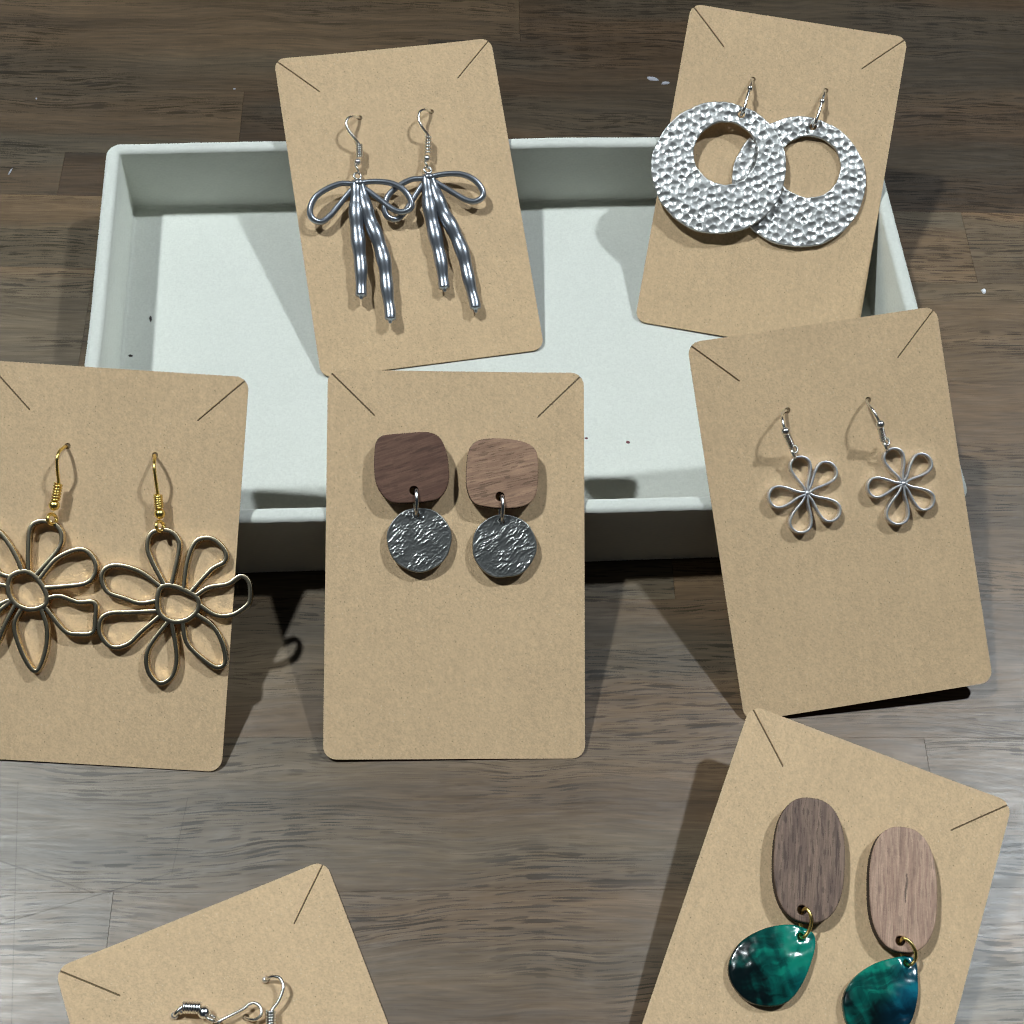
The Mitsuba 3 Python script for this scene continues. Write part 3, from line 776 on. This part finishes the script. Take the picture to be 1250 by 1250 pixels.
shells = [
    [(-2.7, 47.3), (-5.3, 47.6), (-8.1, 47.0), (-12.5, 44.4), (-16.3, 40.1), (-17.3, 35.5), (-16.2, 32.2), (-13.4, 30.0), (-10.1, 29.2), (-6.6, 30.0), (-3.5, 32.3), (-1.9, 36.6), (-1.4, 41.4), (-1.6, 45.4)],
    [(18.9, 49.8), (17.1, 50.1), (14.5, 48.7), (10.7, 45.8), (7.7, 41.6), (6.8, 37.5), (7.8, 34.3), (9.6, 32.1), (12.9, 31.0), (16.4, 31.8), (19.4, 34.4), (21.1, 37.9), (21.1, 42.4), (20.0, 46.8)],
]
for i, (centre, axis, hole, shell_hole, ring, wood, pearl) in enumerate([
    ((-8.25, 61.15), (-6.9, 25.4), (-6.6, 50.5), (-5.0, 45.6), [(-6.5, 50.4, 3.6), (-5.9, 50.9, 5.0), (-4.8, 49.9, 5.2), (-4.1, 48.5, 4.8), (-4.1, 46.8, 4.2), (-4.6, 45.4, 3.6), (-5.1, 45.6, 2.0), (-5.2, 47.0, 1.2), (-6.0, 49.2, 1.6)], "grey_walnut", "green_shell"),
    ((11.95, 62.55), (-7.2, 24.9), (14.3, 52.0), (17.1, 48.5), [(14.4, 51.9, 3.6), (14.6, 52.6, 5.0), (16.2, 52.2, 5.2), (17.7, 50.8, 4.8), (18.1, 49.4, 4.2), (17.6, 48.2, 3.6), (17.0, 48.5, 2.0), (16.3, 49.6, 1.2), (15.2, 51.0, 1.6)], "rosy_walnut", "blue_green_shell"),
]):
    key = hang("wood_shell_earring" if i == 0 else "wood_shell_earring_001", ["earring of a dark grey brown wooden oval over a glossy green shell drop", "earring of a pale rosy wooden oval over a glossy blue green shell drop"][i], "earring", "pair of oval wood and shell earrings")
    shape = oval(centre, axis, 26.3 if i == 0 else 26.0, 15.1 if i == 0 else 14.3).difference(Point(hole).buffer(1.0, quad_segs=6))
    put_plate(key + "__wood_oval", plate(shape, 1.4, 4.2, 0.9, 0.4, 0.25), wood, F, "dark_edge", (i * 60, 30))
    outline = Polygon(curve(shells[i], 0.5, True)).difference(Point(shell_hole).buffer(0.75, quad_segs=5))
    mid = np.array(shells[i]).mean(0)

    def dome(xy, mid=mid, i=i):
        r = np.linalg.norm((xy - mid) / [9.5, 11], axis=1)
        w = meshkit.fbm(np.column_stack([xy * 0.25, xy[:, 0] * 0]), 3, 90 + i)
        n2 = meshkit.noise(np.column_stack([xy @ np.array([0.8, 0.6]) * 0.22, xy @ np.array([-0.6, 0.8]) * 0.9, xy[:, 0] * 0]), 95 + i)
        return 1.5 * (1 - np.clip(r, 0, 1.2) ** 2) + 0.6 * (w - 0.5) + 0.11 * n2

    put_plate(key + "__shell_drop", plate(outline, 0.7, 1.7, 0.4, 0.3, 0.3, dome), pearl, F, None, (i * 40, 0))
    put(key + "__jump_ring", *tube(curve(ring, 0.3, True), 0.36, 12, closed=True), "gold", F)
    put(key + "__post", *tube([(centre[0], centre[1], 1.5), (centre[0], centre[1], -5.0), (centre[0], centre[1], -9.0)], 0.4), "gold", F)
    put(key + "__clutch", *ball(np.array([centre[0], centre[1], -3.0]), 2.2, (1, 1, 0.7)), "gold", F)

# ------------------------------------------------------------------ silver ear wires on card 7, their drops below the picture
F = CARDS[7]
key = hang("ear_wire_earring", "silver earring whose wire and thick coil lie sideways on the bottom card", "earring", "pair of silver earrings on the bottom card")
wire(key, [(-9.8, 70.9, 0), (-9.7, 70.7, 1.4), (-9.0, 70.9, 2.0), (-7.9, 71.3, 2.2), (-7.0, 71.0, 2.2)], "silver", F, 0.42, False)
put(key + "__hook_end", *ball(np.array([-9.85, 70.8, 0.5]), 0.8), "antique_silver", F)
spring(key, (-7.8, 71.3, 2.2), (-4.4, 69.65, 2.2), "silver", F, 1.0, 7, 0.3)
put(key + "__bead", *ball(np.array([-4.0, 68.6, 2.1]), 1.35), "silver", F)
put(key + "__jump_ring", *torus((-3.0, 67.0, 1.9), (0.8, 0.6, 0.4), 1.4, 0.36), "silver", F)
put(key + "__long_wire", *tube(curve([(-2.6, 65.4, 1.6), (-1.4, 65.7, 2.0), (0.3, 65.8, 2.2), (2.0, 65.9, 2.2), (3.8, 66.1, 2.2), (5.0, 66.5, 2.2), (6.2, 66.2, 2.2), (6.9, 65.0, 2.2), (6.6, 63.6, 2.1), (5.3, 63.2, 1.6), (4.2, 63.8, 1.0), (3.2, 64.8, 0.0)], 0.3), 0.33), "silver", F)
put(key + "__jump_ring", *torus((-2.7, 63.8, 1.6), (0.3, 0.2, 1), 1.5, 0.36), "silver", F)
key = hang("ear_wire_earring_001", "silver earring with a curved hook standing upright on the bottom card", "earring", "pair of silver earrings on the bottom card")
wire(key, [(9.7, 70.5, 0), (10.1, 70.2, 1.5), (11.3, 69.8, 2.6), (12.5, 68.8, 3.2), (12.7, 67.0, 3.4), (12.1, 65.9, 3.2), (10.7, 64.5, 2.8), (9.1, 63.6, 2.4), (8.6, 63.2, 2.4)], "silver", F, 0.36, False)
put(key + "__hook_end", *ball(np.array([9.6, 70.4, 0.4]), 0.7), "antique_silver", F)
spring(key, (8.65, 63.4, 2.4), (7.5, 60.2, 2.4), "silver", F, 0.85, 6, 0.27)
put(key + "__bead", *ball(np.array([7.1, 59.2, 2.3]), 1.1), "silver", F)
put(key + "__jump_ring", *torus((6.8, 57.6, 1.9), (0.9, 0.3, 0.3), 1.4, 0.36), "silver", F)


# ------------------------------------------------------------------ lint and flecks
def fleck(key, x, y, z, size, bsdf, label, category="fleck", turn=0.0, group=None):
    r = np.random.default_rng(int(abs(x * 7 + y * 13)) + 1)
    t = np.arange(9) / 9 * 2 * np.pi
    rad = r.uniform(0.75, 1.15, 9)
    xy = np.column_stack([np.cos(t) * rad * size[0], np.sin(t) * rad * size[1]])
    c, s = math.cos(turn), math.sin(turn)
    xy = xy @ np.array([[c, s], [-s, c]]) + [x, y]
    v = np.vstack([np.column_stack([xy, np.full(9, z)]), np.column_stack([xy * 0.75 + np.array([x, y]) * 0.25, np.full(9, z + size[2])]), [[x, y, z + size[2] * 1.1]]])
    i = np.arange(9)
    f = np.vstack([np.column_stack([i, (i + 1) % 9, (i + 1) % 9 + 9]), np.column_stack([i, (i + 1) % 9 + 9, i + 9]), np.column_stack([i + 9, (i + 1) % 9 + 9, np.full(9, 18)])])
    k = put(key, v, f, bsdf, None, False)
    labels[k] = {"label": label, "category": category}
    return k


fleck("paper_fleck", 137.6, 23.8, 0.0, (0.75, 0.95, 0.35), "white_fleck", "bright white paper fleck on the dark table right of the tray")
fleck("lint_fleck", -76.3, 108.4, 0.0, (0.45, 0.4, 0.2), "grey_fleck", "tiny pale lint fleck on the table behind the tray, left of the bow card")
fleck("lint_fleck", -134.9, 105.0, 0.0, (0.35, 0.35, 0.2), "grey_fleck", "tiny pale lint fleck on the table near the top left corner")
fleck("lint_fleck", -139.3, 75.3, 0.0, (0.28, 1.5, 0.15), "grey_fleck", "short pale thread on the table at the left edge, level with the back rim", "lint", -0.3)
fleck("lint_fleck", 52.6, 111.2, 0.0, (1.9, 1.0, 0.2), "grey_fleck", "grey crumpled lint on the table behind the tray, left of the hoop card", "lint", -0.3)
fleck("lint_fleck", 56.3, 109.3, 0.0, (1.6, 0.7, 0.2), "grey_fleck", "smaller grey lint touching the hoop card's left edge behind the tray", "lint", 0.1)
fleck("dark_fleck_lint", -95.2, 16.5, TF, (0.35, 1.2, 0.3), "dark_fleck", "thin dark fleck standing on the tray floor beside the left wall", "fleck", 0.1)
fleck("dark_fleck_lint", -99.6, 4.2, TF, (0.8, 0.4, 0.25), "dark_fleck", "small dark fleck on the tray floor near the front left card", "fleck", -0.2)
fleck("red_fleck_lint", 29.3, -27.5, TF, (0.5, 0.45, 0.2), "red_fleck", "tiny dark red fleck on the tray floor between the middle and right cards")
fleck("red_fleck_lint", 18.6, -25.9, TF, (0.5, 0.3, 0.2), "red_fleck", "tiny brown fleck on the tray floor beside the middle card's right edge")
